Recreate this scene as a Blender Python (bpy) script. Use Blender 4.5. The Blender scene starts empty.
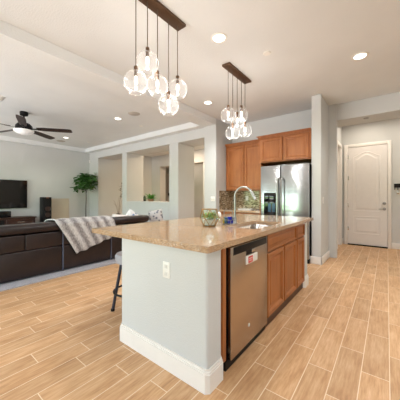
import bpy, bmesh, math, random
from mathutils import Vector, Matrix
C = bpy.context.scene.collection
S = bpy.context.scene
PI = math.pi
random.seed(7)

# ------------------------------------------------------------------ camera
cam_d = bpy.data.cameras.new('camera'); cam = bpy.data.objects.new('camera', cam_d); C.objects.link(cam)
cam_d.sensor_width = 36; cam_d.lens = 36 * 239 / 400; cam_d.shift_y = -0.0075; cam_d.clip_start = .05
cam.location = (0, 0, 1.23); cam.rotation_euler = (PI/2, 0, math.radians(38.04))
S.camera = cam
S.view_settings.view_transform = 'Standard'
S.view_settings.look = 'None'
S.view_settings.gamma = 1
S.view_settings.use_curve_mapping = False
S.view_settings.exposure = -0.2

# ------------------------------------------------------------------ world: hazy sky over a green garden
W = bpy.data.worlds.new('sky'); S.world = W; W.use_nodes = True
nt = W.node_tree; nt.nodes.clear()
out = nt.nodes.new('ShaderNodeOutputWorld'); bg = nt.nodes.new('ShaderNodeBackground')
tc = nt.nodes.new('ShaderNodeTexCoord'); sx = nt.nodes.new('ShaderNodeSeparateXYZ')
rp = nt.nodes.new('ShaderNodeValToRGB'); mp = nt.nodes.new('ShaderNodeMapRange')
mp.inputs[1].default_value = -.4; mp.inputs[2].default_value = .6
rp.color_ramp.elements[0].position = 0; rp.color_ramp.elements[0].color = (.95, .93, .90, 1)
rp.color_ramp.elements[1].position = 1; rp.color_ramp.elements[1].color = (.66, .83, 1.0, 1)
for p_, c_ in ((.33, (.95, .93, .90, 1)), (.36, (.22, .40, .10, 1)), (.44, (.30, .48, .16, 1)), (.48, (.78, .91, 1.0, 1))):
    e = rp.color_ramp.elements.new(p_); e.color = c_
nt.links.new(tc.outputs['Generated'], sx.inputs[0]); nt.links.new(sx.outputs[2], mp.inputs[0])
nt.links.new(mp.outputs[0], rp.inputs[0]); nt.links.new(rp.outputs[0], bg.inputs[0]); nt.links.new(bg.outputs[0], out.inputs[0])
bg.inputs[1].default_value = 14.0

CEIL = 3.1
# window openings in the wall behind the camera: (x0, x1, z0, z1)
YS = -2.6
WINS = [(-8.6, -5.8, .5, 2.45), (-5.0, -2.6, .08, 2.2)]
WIN_ADDED = (-2.3, -.5, .9, 2.3)                          # unseen window added to light the beam and right side: y0, y1, z0, z1
PORT = [((x0+x1)/2, YS-.1, (z0+z1)/2, x1-x0, z1-z0, 0) for x0, x1, z0, z1 in WINS]+[(2.7, (WIN_ADDED[0]+WIN_ADDED[1])/2, (WIN_ADDED[2]+WIN_ADDED[3])/2, WIN_ADDED[1]-WIN_ADDED[0], WIN_ADDED[3]-WIN_ADDED[2], PI/2)]
for (x, y, z, w_, h_, rz) in PORT:                     # portals: they only guide sky light in through the openings
    l = bpy.data.lights.new('window_portal', 'AREA'); l.shape = 'RECTANGLE'; l.size = w_; l.size_y = h_
    l.cycles.is_portal = True
    o = bpy.data.objects.new('window_portal', l); C.objects.link(o)
    o.location = (x, y, z); o.rotation_euler = (PI/2, 0, rz)
CAN_W, HALL_W, BULB_W, BACK_W = 30, 12, 3.6, 45
LIV_W = 12
WARM = (.97, .98, 1.0)

# ------------------------------------------------------------------ materials
def lin(v):
    v /= 255
    return v/12.92 if v <= .04045 else ((v+.055)/1.055)**2.4
def rgb(r, g, b): return (lin(r), lin(g), lin(b), 1)
class N:
    def __init__(s, name):
        s.m = bpy.data.materials.new(name); s.m.use_nodes = True; s.t = s.m.node_tree
        s.b = s.t.nodes['Principled BSDF']; s.out = s.t.nodes['Material Output']
    def n(s, t, **k):
        x = s.t.nodes.new(t)
        for a, v in k.items(): setattr(x, a, v)
        return x
    def l(s, a, b): s.t.links.new(a, b)
    def coord(s, which='Object'): return s.n('ShaderNodeTexCoord').outputs[which]
    def noise(s, vec, scale, detail=3, rough=.5):
        x = s.n('ShaderNodeTexNoise'); x.inputs['Scale'].default_value = scale; x.inputs['Detail'].default_value = detail
        x.inputs['Roughness'].default_value = rough
        if vec is not None: s.l(vec, x.inputs['Vector'])
        return x
    def mapping(s, vec, scale=(1, 1, 1)):
        x = s.n('ShaderNodeMapping'); x.inputs['Scale'].default_value = scale; s.l(vec, x.inputs['Vector']); return x.outputs[0]
    def ramp(s, fac, stops):
        x = s.n('ShaderNodeValToRGB'); el = x.color_ramp.elements
        el[0].position, el[0].color = stops[0]; el[1].position, el[1].color = stops[-1]
        for p, c in stops[1:-1]:
            e = el.new(p); e.color = c
        s.l(fac, x.inputs[0]); return x.outputs[0]
    def bump(s, h, strength=.2, dist=.01):
        x = s.n('ShaderNodeBump'); x.inputs['Strength'].default_value = strength; x.inputs['Distance'].default_value = dist
        s.l(h, x.inputs['Height']); s.l(x.outputs[0], s.b.inputs['Normal'])
    def math(s, op, a, b=None, c=None):
        x = s.n('ShaderNodeMath', operation=op)
        for i, v in enumerate((a, b, c)):
            if v is None: continue
            if isinstance(v, (int, float)): x.inputs[i].default_value = v
            else: s.l(v, x.inputs[i])
        return x.outputs[0]
    def set(s, col=None, rough=None, metal=None, spec=None, **k):
        if col is not None: s.b.inputs['Base Color'].default_value = col
        if rough is not None: s.b.inputs['Roughness'].default_value = rough
        if metal is not None: s.b.inputs['Metallic'].default_value = metal
        if spec is not None: s.b.inputs['Specular IOR Level'].default_value = spec
        for a, v in k.items(): s.b.inputs[a].default_value = v
        return s
def plain(name, col, rough=.5, metal=0, var=.06, scale=12, bump=0, spec=None):
    n = N(name).set(col, rough, metal, spec)
    no = n.noise(n.coord(), scale)
    d = tuple(max(0, c*(1-var)) for c in col[:3])+(1,); u = tuple(min(1, c*(1+var)) for c in col[:3])+(1,)
    n.l(n.ramp(no.outputs[0], [(.3, d), (.7, u)]), n.b.inputs['Base Color'])
    if bump: n.bump(no.outputs[0], bump, .004)
    return n.m
def emit(name, col, strength, base=(.9, .9, .9, 1)):
    n = N(name).set(base, .4); n.b.inputs['Emission Color'].default_value = col; n.b.inputs['Emission Strength'].default_value = strength
    return n.m
def paint(name, col, scale=130, strength=.35):
    n = N(name).set(col, .85, spec=.2)
    no = n.noise(n.coord(), scale, 2)
    big = n.noise(n.coord(), 1.3, 2)
    d = tuple(c*.97 for c in col[:3])+(1,); u = tuple(min(1, c*1.03) for c in col[:3])+(1,)
    n.l(n.ramp(big.outputs[0], [(.3, d), (.7, u)]), n.b.inputs['Base Color'])
    n.bump(no.outputs[0], strength, .006); return n.m
M = {}
M['wall'] = paint('greige_wall_paint', rgb(206, 207, 205))
M['ceil'] = paint('ceiling_paint', rgb(229, 231, 231), 60, .55)
M['trim'] = plain('white_trim_paint', rgb(236, 232, 226), .4, var=.015)
M['door'] = plain('white_door_paint', rgb(232, 228, 224), .38, var=.015)

def floor_mat():
    n = N('wood_look_tile').set(rough=.32, spec=.4)
    s = n.n('ShaderNodeSeparateXYZ'); n.l(n.coord(), s.inputs[0])
    cx = n.math('DIVIDE', n.math('SUBTRACT', s.outputs[0], .0145), .158)
    col = n.math('FLOOR', cx)
    fx = n.math('SUBTRACT', cx, col)
    h = n.n('ShaderNodeTexWhiteNoise', noise_dimensions='1D'); n.l(col, h.inputs['W'])
    off = n.math('ADD', n.math('MULTIPLY', col, .37), n.math('MULTIPLY', h.outputs[0], .25))
    cy = n.math('ADD', n.math('DIVIDE', s.outputs[1], .61), off)
    row = n.math('FLOOR', cy); fy = n.math('SUBTRACT', cy, row)
    ex = n.math('MULTIPLY', n.math('MINIMUM', fx, n.math('SUBTRACT', 1, fx)), .158)
    ey = n.math('MULTIPLY', n.math('MINIMUM', fy, n.math('SUBTRACT', 1, fy)), .61)
    ed = n.math('MINIMUM', ex, ey)
    g = n.math('LESS_THAN', ed, .0027)
    comb = n.n('ShaderNodeCombineXYZ'); n.l(col, comb.inputs[0]); n.l(row, comb.inputs[1])
    w2 = n.n('ShaderNodeTexWhiteNoise', noise_dimensions='3D'); n.l(comb.outputs[0], w2.inputs['Vector'])
    # grain runs along the plank, shifted per plank
    add = n.n('ShaderNodeVectorMath', operation='ADD')
    sc = n.n('ShaderNodeVectorMath', operation='SCALE'); sc.inputs['Scale'].default_value = 7.0
    n.l(w2.outputs['Color'], sc.inputs[0]); n.l(n.coord(), add.inputs[0]); n.l(sc.outputs[0], add.inputs[1])
    gr = n.noise(n.mapping(add.outputs[0], (60, 5, 1)), 1.0, 5, .7)
    bl = n.noise(n.mapping(add.outputs[0], (9, 3, 1)), 1.0, 3, .6)
    fac = n.math('ADD', n.math('MULTIPLY', gr.outputs[0], .6), n.math('MULTIPLY', bl.outputs[0], .4))
    wood = n.ramp(fac, [(.30, rgb(170, 126, 86)), (.45, rgb(198, 154, 111)), (.56, rgb(211, 171, 129)), (.72, rgb(228, 196, 158))])
    hsv = n.n('ShaderNodeHueSaturation'); n.l(wood, hsv.inputs['Color'])
    n.l(n.math('ADD', .90, n.math('MULTIPLY', w2.outputs[0], .18)), hsv.inputs['Value'])
    mix = n.n('ShaderNodeMix', data_type='RGBA'); n.l(g, mix.inputs[0]); n.l(hsv.outputs[0], mix.inputs[6]); mix.inputs[7].default_value = rgb(236, 216, 186)
    n.l(mix.outputs[2], n.b.inputs['Base Color'])
    n.l(n.math('ADD', .30, n.math('MULTIPLY', gr.outputs[0], .22)), n.b.inputs['Roughness'])
    hgt = n.math('ADD', n.math('MULTIPLY', n.math('MINIMUM', ed, .004), 120), n.math('MULTIPLY', gr.outputs[0], .25))
    n.bump(hgt, .25, .003); return n.m
M['floor'] = floor_mat()

def wood_mat(name, c0, c1, axis='Z', rough=.38):
    n = N(name).set(rough=rough, spec=.4)
    sc = {'Z': (9, 9, .8), 'Y': (9, .8, 9), 'X': (.8, 9, 9)}[axis]
    g = n.noise(n.mapping(n.coord(), sc), 2.0, 5, .6); b = n.noise(n.coord(), 2.5, 2)
    f = n.math('ADD', n.math('MULTIPLY', g.outputs[0], .55), n.math('MULTIPLY', b.outputs[0], .45))
    n.l(n.ramp(f, [(.33, c0), (.68, c1)]), n.b.inputs['Base Color']); n.bump(g.outputs[0], .05, .003); return n.m
M['cab'] = wood_mat('stained_maple', rgb(144, 84, 42), rgb(178, 112, 62))
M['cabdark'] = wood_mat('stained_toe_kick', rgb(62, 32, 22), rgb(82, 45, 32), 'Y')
M['espresso'] = wood_mat('espresso_wood', rgb(42, 24, 18), rgb(66, 40, 30), 'Y')
M['blade'] = wood_mat('fan_blade_walnut', rgb(32, 22, 20), rgb(58, 40, 35), 'X', .45)

def granite(name, base, mid, dark, lite, rough):
    n = N(name).set(rough=rough, spec=.5)
    v = n.n('ShaderNodeTexVoronoi'); v.inputs['Scale'].default_value = 300; n.l(n.coord(), v.inputs['Vector'])
    sp = n.n('ShaderNodeSeparateColor'); n.l(v.outputs['Color'], sp.inputs[0])
    big = n.noise(n.coord(), 70, 3, .6)
    f = n.math('ADD', n.math('MULTIPLY', sp.outputs[0], .72), n.math('MULTIPLY', big.outputs[0], .28))
    n.l(n.ramp(f, [(.17, dark), (.28, mid), (.45, base), (.66, base), (.80, lite)]), n.b.inputs['Base Color'])
    return n.m
M['granite'] = granite('tan_speckled_granite', rgb(192, 154, 113), rgb(156, 122, 92), rgb(104, 90, 82), rgb(214, 200, 182), .10)

def steel(name, col, rough, wav=0.0, axis='Z'):
    n = N(name).set(col, rough, 1.0)
    sc = {'Z': (60, 60, 1.5), 'Y': (60, 1.5, 60)}[axis]
    g = n.noise(n.mapping(n.coord(), sc), 3.0, 3)
    n.l(n.math('ADD', rough-.05, n.math('MULTIPLY', g.outputs[0], .1)), n.b.inputs['Roughness'])
    if wav:
        w = n.noise(n.mapping(n.coord(), (1.2, 1.2, 4.5)), 1.6, 2); n.bump(w.outputs[0], wav, .02)
    return n.m
M['steel'] = steel('brushed_stainless_steel', (.58, .57, .55, 1), .2)
M['fridge'] = steel('fridge_stainless_steel', (.40, .41, .42, 1), .25, .16)
M['dwsteel'] = plain('dishwasher_stainless_steel', (.52, .43, .35, 1), .27, 1.0, .04, 4)  # brown tint puts warm room reflections into the metal colour
M['sink'] = steel('sink_steel', (.50, .48, .46, 1), .28)
M['chrome'] = steel('brushed_nickel', (.36, .355, .34, 1), .33)
M['black'] = plain('black_plastic', rgb(15, 14, 15), .5, spec=.25)
M['gloss_black'] = plain('gloss_black', rgb(12, 12, 13), .12)
M['screen'] = plain('tv_screen', rgb(10, 9, 10), .07, var=.02)
M['bronze'] = plain('oil_rubbed_bronze', rgb(98, 74, 56), .42, .6, var=.08)
M['cord'] = plain('brown_cord', rgb(96, 80, 64), .6)
M['brass'] = plain('aged_brass', rgb(176, 136, 78), .35, .8)
M['white'] = plain('white_plastic', rgb(238, 236, 230), .35, var=.01)
M['offwhite'] = plain('offwhite_plastic', rgb(222, 220, 214), .45, var=.02)
M['grille'] = plain('grey_speaker_mesh', rgb(190, 184, 176), .7, scale=300, var=.15)
M['blue'] = plain('cobalt_blue_plastic', rgb(28, 44, 170), .25)
M['teal'] = plain('dark_teal_plastic', rgb(52, 88, 110), .4)
M['yellow'] = plain('yellow_sponge', rgb(206, 186, 80), .9, scale=80, var=.15)
M['red'] = plain('red_enamel', rgb(206, 40, 36), .35)
M['copper'] = plain('copper_cone', rgb(66, 50, 44), .35, .5)
M['amber'] = plain('copper_logo', rgb(190, 120, 70), .4, .5)
M['stoolmetal'] = plain('gunmetal_blue', rgb(58, 62, 76), .4, .5)
M['stoolseat'] = plain('grey_seat_vinyl', rgb(158, 156, 162), .55)
M['rug'] = plain('grey_shag_rug', rgb(160, 160, 166), .95, scale=70, var=.22, bump=.8)
M['terracotta'] = plain('pale_terracotta', rgb(196, 150, 124), .8)
M['sand'] = plain('white_sand', rgb(232, 228, 222), .9, scale=200, var=.12)
M['darkgravel'] = plain('dark_gravel', rgb(60, 70, 78), .9, scale=150, var=.4)
M['leaf'] = plain('fig_leaf', rgb(60, 104, 42), .35, scale=8, var=.45)
M['fern'] = plain('fern_leaf', rgb(84, 150, 50), .5, scale=20, var=.3)
M['succ'] = plain('succulent_leaf', rgb(136, 164, 84), .5, scale=40, var=.35)
M['bark'] = plain('tree_bark', rgb(78, 66, 58), .9, scale=30, var=.3, bump=.3)
M['twig'] = plain('grey_twig', rgb(128, 116, 104), .9)
M['olive'] = plain('olive_leaf', rgb(84, 92, 60), .6, scale=20, var=.3)
M['vase'] = plain('grey_ceramic', rgb(130, 126, 122), .45)
M['darkvase'] = plain('charcoal_ceramic', rgb(48, 46, 46), .4)
M['beige'] = plain('plain_beige', rgb(204, 193, 172), .9, scale=200, var=.08)
M['shade'] = emit('fan_light_glass', (1, .97, .93, 1), .12)
M['can'] = emit('lit_downlight_lens', (1, .95, .86, 1), 5)
M['bulb'] = emit('lit_filament_bulb', (1, .86, .66, 1), 2.5)
M['bulbglint'] = emit('bulb_reflection_glow', (1, .84, .64, 1), 1.6)  # glow for the bulb's imitated reflection
def leather():
    n = N('dark_brown_leather').set(rgb(36, 24, 22), .36, spec=.5)
    v = n.n('ShaderNodeTexVoronoi'); v.inputs['Scale'].default_value = 160; n.l(n.coord(), v.inputs['Vector'])
    b = n.noise(n.coord(), 5, 3)
    n.l(n.ramp(b.outputs[0], [(.3, rgb(28, 18, 17)), (.7, rgb(42, 29, 27))]), n.b.inputs['Base Color'])
    n.bump(v.outputs['Distance'], .12, .003); return n.m
M['leather'] = leather()
M['piping'] = plain('slate_piping', rgb(92, 96, 112), .5)
def mosaic():
    n = N('glass_mosaic_tile').set(rough=.18, spec=.5)
    s = n.n('ShaderNodeSeparateXYZ'); n.l(n.coord(), s.inputs[0]); c = n.n('ShaderNodeCombineXYZ')
    n.l(n.math('ADD', s.outputs[0], s.outputs[1]), c.inputs[0]); n.l(s.outputs[2], c.inputs[1])
    r = n.math('FLOOR', n.math('DIVIDE', s.outputs[2], .017)); 
    q = n.math('FLOOR', n.math('ADD', n.math('DIVIDE', n.math('ADD', s.outputs[0], s.outputs[1]), .046), n.math('MULTIPLY', r, .41)))
    k = n.n('ShaderNodeCombineXYZ'); n.l(q, k.inputs[0]); n.l(r, k.inputs[1])
    w = n.n('ShaderNodeTexWhiteNoise', noise_dimensions='2D'); n.l(k.outputs[0], w.inputs['Vector'])
    n.l(n.ramp(w.outputs[0], [(0, rgb(92, 74, 56)), (.3, rgb(138, 116, 90)), (.55, rgb(182, 162, 132)), (.8, rgb(160, 140, 114)), (1, rgb(222, 208, 182))]), n.b.inputs['Base Color'])
    n.t.nodes[-1]; return n.m
M['mosaic'] = mosaic()
def glass(name, tint=(1, 1, 1, 1), edge=.55, gloss=(1, .97, .93, 1), rough=.04, pw=2.2, base=.06, haze=0):
    n = N(name)
    tr = n.n('ShaderNodeBsdfTransparent'); tr.inputs[0].default_value = tint
    gl = n.n('ShaderNodeBsdfGlossy'); gl.inputs['Roughness'].default_value = rough; gl.inputs['Color'].default_value = gloss
    lw = n.n('ShaderNodeLayerWeight'); lw.inputs['Blend'].default_value = .32
    f = n.math('ADD', n.math('MULTIPLY', n.math('POWER', lw.outputs['Facing'], pw), edge), base)
    mx = n.n('ShaderNodeMixShader'); n.l(f, mx.inputs[0]); n.l(tr.outputs[0], mx.inputs[1]); n.l(gl.outputs[0], mx.inputs[2])
    if haze:
        ts = n.n('ShaderNodeBsdfTranslucent'); ts.inputs[0].default_value = (1, 1, 1, 1); m2 = n.n('ShaderNodeMixShader')
        n.l(n.math('ADD', n.math('MULTIPLY', n.math('POWER', lw.outputs['Facing'], 2.5), haze*3), haze*.3), m2.inputs[0])  # whitens the rim, standing in for light refracted at the glass edge
        n.l(mx.outputs[0], m2.inputs[1]); n.l(ts.outputs[0], m2.inputs[2]); mx = m2
    n.l(mx.outputs[0], n.out.inputs[0]); return n.m
M['glass'] = glass('clear_blown_glass', (1, 1, 1, 1), .30, rough=.28, pw=3.2, base=.012, haze=.05)
M['pane'] = glass('clear_pane_glass', (.96, .99, .98, 1), .5)
def throw_mat():
    n = N('striped_faux_fur').set(rough=.95, spec=.1)
    u = n.coord('UV'); s = n.n('ShaderNodeSeparateXYZ'); n.l(u, s.inputs[0])
    no = n.noise(n.coord(), 18, 3); fine = n.noise(n.mapping(n.coord(), (70, 70, 30)), 1, 3)
    t = n.math('ADD', n.math('MULTIPLY', s.outputs[0], 5.5*2*PI), n.math('MULTIPLY', no.outputs[0], 2.4))
    w = n.math('ADD', n.math('MULTIPLY', n.math('SINE', t), .24), .5)
    f = n.math('ADD', w, n.math('MULTIPLY', n.math('SUBTRACT', fine.outputs[0], .5), 1.1))
    n.l(n.ramp(f, [(.0, rgb(104, 100, 102)), (.35, rgb(156, 152, 152)), (.8, rgb(214, 212, 210))]), n.b.inputs['Base Color'])
    n.bump(fine.outputs[0], .9, .02); return n.m
M['throw'] = throw_mat()
def pillow_mat(name, base, spot, scale, cut):
    n = N(name).set(rough=.9, spec=.1)
    v = n.n('ShaderNodeTexVoronoi'); v.inputs['Scale'].default_value = scale; n.l(n.coord(), v.inputs['Vector'])
    n.l(n.ramp(v.outputs['Distance'], [(0, spot), (cut, spot), (cut+.05, base), (1, base)]), n.b.inputs['Base Color'])
    f = n.noise(n.coord(), 150, 2); n.bump(f.outputs[0], .3, .003); return n.m
M['pillow_w'] = pillow_mat('white_pillow_fabric', rgb(236, 230, 226), rgb(228, 222, 216), 12, .2)
M['pillow_b'] = pillow_mat('blue_print_fabric', rgb(234, 232, 232), rgb(140, 160, 190), 9, .28)
M['pillow_g'] = pillow_mat('grey_print_fabric', rgb(192, 188, 186), rgb(118, 118, 128), 14, .34)

# ------------------------------------------------------------------ geometry helpers
ROOT = {}
class MB:
    """collects shapes in world coordinates; build() links them as one mesh object"""
    def __init__(s): s.bm = bmesh.new()
    def add(s, verts, faces):
        vs = [s.bm.verts.new(v) for v in verts]
        for f in faces:
            try: s.bm.faces.new([vs[i] for i in f])
            except ValueError: pass
        return vs
    def box(s, x0, x1, y0, y1, z0, z1, r=0, seg=2):
        b = bmesh.new(); bmesh.ops.create_cube(b, size=1)
        for v in b.verts: v.co = Vector(((x0+x1)/2+v.co.x*(x1-x0), (y0+y1)/2+v.co.y*(y1-y0), (z0+z1)/2+v.co.z*(z1-z0)))
        if r: bmesh.ops.bevel(b, geom=b.edges[:], offset=r, segments=seg, profile=.5, affect='EDGES')
        s.merge(b); return s
    def merge(s, b, mat=None):
        b.verts.index_update()
        vs = [s.bm.verts.new(mat @ v.co if mat else v.co) for v in b.verts]
        for f in b.faces:
            try: s.bm.faces.new([vs[v.index] for v in f.verts])
            except ValueError: pass
        b.free()
    def prism(s, poly, z0, z1):
        n = len(poly)
        s.add([(p[0], p[1], z0) for p in poly]+[(p[0], p[1], z1) for p in poly],
              [list(range(n))[::-1], list(range(n, 2*n))]+[[i, (i+1) % n, n+(i+1) % n, n+i] for i in range(n)]); return s
    def extr(s, pts, d):
        """closed planar outline pts (3d) extruded by vector d"""
        n = len(pts); d = Vector(d)
        s.add([Vector(p) for p in pts]+[Vector(p)+d for p in pts],
              [list(range(n))[::-1], list(range(n, 2*n))]+[[i, (i+1) % n, n+(i+1) % n, n+i] for i in range(n)]); return s
    def lathe(s, prof, c=(0, 0, 0), seg=24, axis='Z', capped=True):
        """prof: list of (radius, height)"""
        vs = []; fs = []
        for (r, h) in prof:
            for k in range(seg):
                a = 2*PI*k/seg; p = (r*math.cos(a), r*math.sin(a), h)
                if axis == 'X': p = (p[2], p[0], p[1])
                if axis == 'Y': p = (p[1], p[2], p[0])
                vs.append((c[0]+p[0], c[1]+p[1], c[2]+p[2]))
        m = len(prof)
        for i in range(m-1):
            for k in range(seg):
                fs.append([i*seg+k, i*seg+(k+1) % seg, (i+1)*seg+(k+1) % seg, (i+1)*seg+k])
        if capped: fs += [list(range(seg))[::-1], list(range((m-1)*seg, m*seg))]
        s.add(vs, fs); return s
    def tube(s, pts, r, seg=10, r1=None):
        pts = [Vector(p) for p in pts]; n = len(pts); vs = []; fs = []
        prev = None
        for i, p in enumerate(pts):
            t = (pts[min(i+1, n-1)]-pts[max(i-1, 0)]).normalized()
            if prev is None:
                a = Vector((0, 0, 1)) if abs(t.z) < .9 else Vector((1, 0, 0)); u = t.cross(a).normalized()
            else: u = (prev-t*prev.dot(t)).normalized()
            prev = u; w = t.cross(u)
            rr = r if r1 is None else r+(r1-r)*i/(n-1)
            for k in range(seg):
                a = 2*PI*k/seg; vs.append(p+u*math.cos(a)*rr+w*math.sin(a)*rr)
        for i in range(n-1):
            for k in range(seg): fs.append([i*seg+k, i*seg+(k+1) % seg, (i+1)*seg+(k+1) % seg, (i+1)*seg+k])
        fs += [list(range(seg))[::-1], list(range((n-1)*seg, n*seg))]
        s.add(vs, fs); return s
    def ball(s, c, rx, ry=None, rz=None, u=20, v=12):
        b = bmesh.new(); bmesh.ops.create_uvsphere(b, u_segments=u, v_segments=v, radius=1)
        for q in b.verts: q.co = Vector((c[0]+q.co.x*rx, c[1]+q.co.y*(ry or rx), c[2]+q.co.z*(rz or rx)))
        s.merge(b); return s
    def xf(s, mat):
        for v in s.bm.verts: v.co = mat @ v.co
        return s
    def build(s, name, mat, parent=None, smooth=True, ang=40, solid=0, bevel=0, subsurf=0):
        off = Vector(ROOT.get(parent.name, (0, 0, 0))) if parent else Vector((0, 0, 0))
        origin = Vector((0, 0, 0))
        if parent is None and s.bm.verts:           # top-level one-mesh thing: origin at its base
            xs = [v.co for v in s.bm.verts]
            origin = Vector(((min(v.x for v in xs)+max(v.x for v in xs))/2, (min(v.y for v in xs)+max(v.y for v in xs))/2, min(v.z for v in xs)))
        if name.split('_')[0] in ('floor', 'ceiling', 'wall', 'window', 'door', 'trim', 'baseboard', 'glass'): origin = Vector((0, 0, 0))
        for v in s.bm.verts: v.co -= off+origin
        bmesh.ops.recalc_face_normals(s.bm, faces=s.bm.faces[:])
        if smooth:
            for f in s.bm.faces: f.smooth = True
            lim = math.radians(ang)
            for e in s.bm.edges:
                if len(e.link_faces) == 2: e.smooth = e.calc_face_angle(0) < lim
        me = bpy.data.meshes.new(name); s.bm.to_mesh(me); s.bm.free()
        me.materials.append(M[mat] if isinstance(mat, str) else mat)
        o = bpy.data.objects.new(name, me); C.objects.link(o)
        if parent: o.parent = parent; ROOT[o.name] = tuple(off)
        else: o.location = origin; ROOT[o.name] = tuple(origin)
        if bevel:
            m = o.modifiers.new('bevel', 'BEVEL'); m.width = bevel; m.segments = 2; m.limit_method = 'ANGLE'; m.angle_limit = .6
        if solid:
            m = o.modifiers.new('solid', 'SOLIDIFY'); m.thickness = solid; m.offset = 0
        if subsurf:
            m = o.modifiers.new('sub', 'SUBSURF'); m.levels = m.render_levels = subsurf
        return o
def thing(name, label, cat, loc, group=None):
    o = bpy.data.objects.new(name, None); C.objects.link(o); o.location = loc; o.empty_display_size = .1
    ROOT[o.name] = tuple(loc); return tag(o, label, cat, group)
def tag(o, label, cat, group=None, kind=None):
    o['label'] = label; o['category'] = cat
    if group: o['group'] = group
    if kind: o['kind'] = kind
    return o
def struct(o, label=None, cat=None):
    o['kind'] = 'structure'
    if label: o['label'] = label
    if cat: o['category'] = cat
    return o
def bx(x0, x1, y0, y1, z0, z1, r=0): return MB().box(x0, x1, y0, y1, z0, z1, r)
def copy_tree(o, parent=None):
    c = o.copy(); C.objects.link(c); ROOT[c.name] = ROOT.get(o.name, (0, 0, 0))
    if parent: c.parent = parent
    for ch in list(o.children): copy_tree(ch, c)
    return c
def rrect(x0, y0, x1, y1, r, n=5):
    p = []
    for cx, cy, a0 in ((x1-r, y1-r, 0), (x0+r, y1-r, PI/2), (x0+r, y0+r, PI), (x1-r, y0+r, 1.5*PI)):
        for k in range(n+1):
            a = a0+PI/2*k/n; p.append((cx+r*math.cos(a), cy+r*math.sin(a)))
    return p

# ------------------------------------------------------------------ the setting
XT, XB, YP, YF, XC = -9.30, -3.211, 4.77, 5.47, -.94    # tv wall, beam/kitchen side wall, pass wall, kitchen rear wall, hall wall
XR = 2.6
struct(bx(XT-.2, XR+.2, YS-.2, 9.6, -.1, 0).build('floor', 'floor', smooth=False), 'wood look plank tile floor in warm tan running through every room', 'floor')
struct(bx(XT-.2, XR+.2, YS-.2, 9.6, CEIL, CEIL+.1).build('ceiling', 'ceil', smooth=False), 'flat textured cream ceiling over kitchen and living room', 'ceiling')
struct(bx(XT-.15, XT, YS-.2, YP+.0, 0, CEIL).build('wall_left', 'wall', smooth=False), 'greige wall behind the television', 'wall')
a, b, c, e = WIN_ADDED
struct(MB().box(XR, XR+.15, YS-.2, a, 0, CEIL).box(XR, XR+.15, b, 9.6, 0, CEIL).box(XR, XR+.15, a, b, 0, c).box(XR, XR+.15, a, b, e, CEIL).build('wall_right', 'wall', smooth=False), 'greige wall on the right side of the room', 'wall')
# wall behind the camera with its three window openings
m = MB(); xs = [XT-.15]+[v for w in WINS for v in w[:2]]+[XR+.15]
for i in range(0, len(xs), 2): m.box(xs[i], xs[i+1], YS-.15, YS, 0, CEIL)
for (x0, x1, z0, z1) in WINS: m.box(x0, x1, YS-.15, YS, 0, z0); m.box(x0, x1, YS-.15, YS, z1, CEIL)
struct(m.build('wall_front', 'wall', smooth=False), 'wall with large windows behind the viewer', 'wall')
for i, (x0, x1, z0, z1) in enumerate(WINS):
    m = MB(); w = .05
    for a, b, c, d in ((x0, x1, z0, z0+w), (x0, x1, z1-w, z1), (x0, x0+w, z0, z1), (x1-w, x1, z0, z1), ((x0+x1)/2-w/2, (x0+x1)/2+w/2, z0, z1)):
        m.box(a, b, YS-.11, YS-.04, c, d)
    f = struct(m.build('window_%d' % (i+1), 'trim', smooth=False), ('white framed window of the living room', 'white framed sliding glass door beside the living room')[i], 'window')
m = MB(); a, b, c, e = WIN_ADDED
for y0, y1, z0, z1 in ((a, b, c, c+.05), (a, b, e-.05, e), (a, a+.05, c, e), (b-.05, b, c, e), ((a+b)/2-.025, (a+b)/2+.025, c, e)): m.box(XR+.04, XR+.11, y0, y1, z0, z1)
struct(m.build('window_3', 'trim', smooth=False), 'white framed unseen window in the right wall, added for side light', 'window')
# wall between living room and back room: three openings and a slightly proud end pillar
m = MB(); ZO = 2.715
m.box(XT-.15, -8.652, YP, 7.4, 0, CEIL)
m.box(-7.10, -6.841, YP, YF, 0, ZO)
m.box(-6.841, -4.838, YP, YF, 0, 1.085)
m.box(-4.838, -4.491, YP, YF, 0, ZO)
m.box(-8.652, -3.54, YP, YF, ZO, CEIL)
m.box(-3.56, XB, YP-.05, YF, 0, CEIL)
struct(m.build('wall_rear', 'wall', smooth=False, bevel=.012), 'pale greige wall with three openings behind the sofa', 'wall')
struct(MB().box(XB-.02, -.80+.0, YF, YF+.12, 0, CEIL).build('wall_kitchen', 'wall', smooth=False), 'greige kitchen wall above the cabinets', 'wall')
struct(MB().box(-1.105, XC, 4.76, YF, 0, CEIL).box(-1.105, XC, YF+.0, 6.44, 0, CEIL).build('wall_hall', 'wall', smooth=False, bevel=.015), 'end of the wall between refrigerator and entry hall', 'wall')
struct(MB().box(-1.105, XC, 6.44, 7.14, 2.50, CEIL).box(-1.105, XC, 7.14, 7.3, 0, CEIL).build('wall_hallway', 'wall', smooth=False), 'wall over the side doorway in the entry hall', 'wall')
struct(MB().box(-1.2, XR, 7.3, 7.45, 0, CEIL).build('wall_entry', 'wall', smooth=False), 'greige wall around the white entry door', 'wall')
struct(MB().box(XC, XR, 5.51, 6.06, 2.77, CEIL).build('wall_header', 'wall', smooth=False, bevel=.012), 'dropped header across the entry hall ceiling', 'beam')
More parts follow.
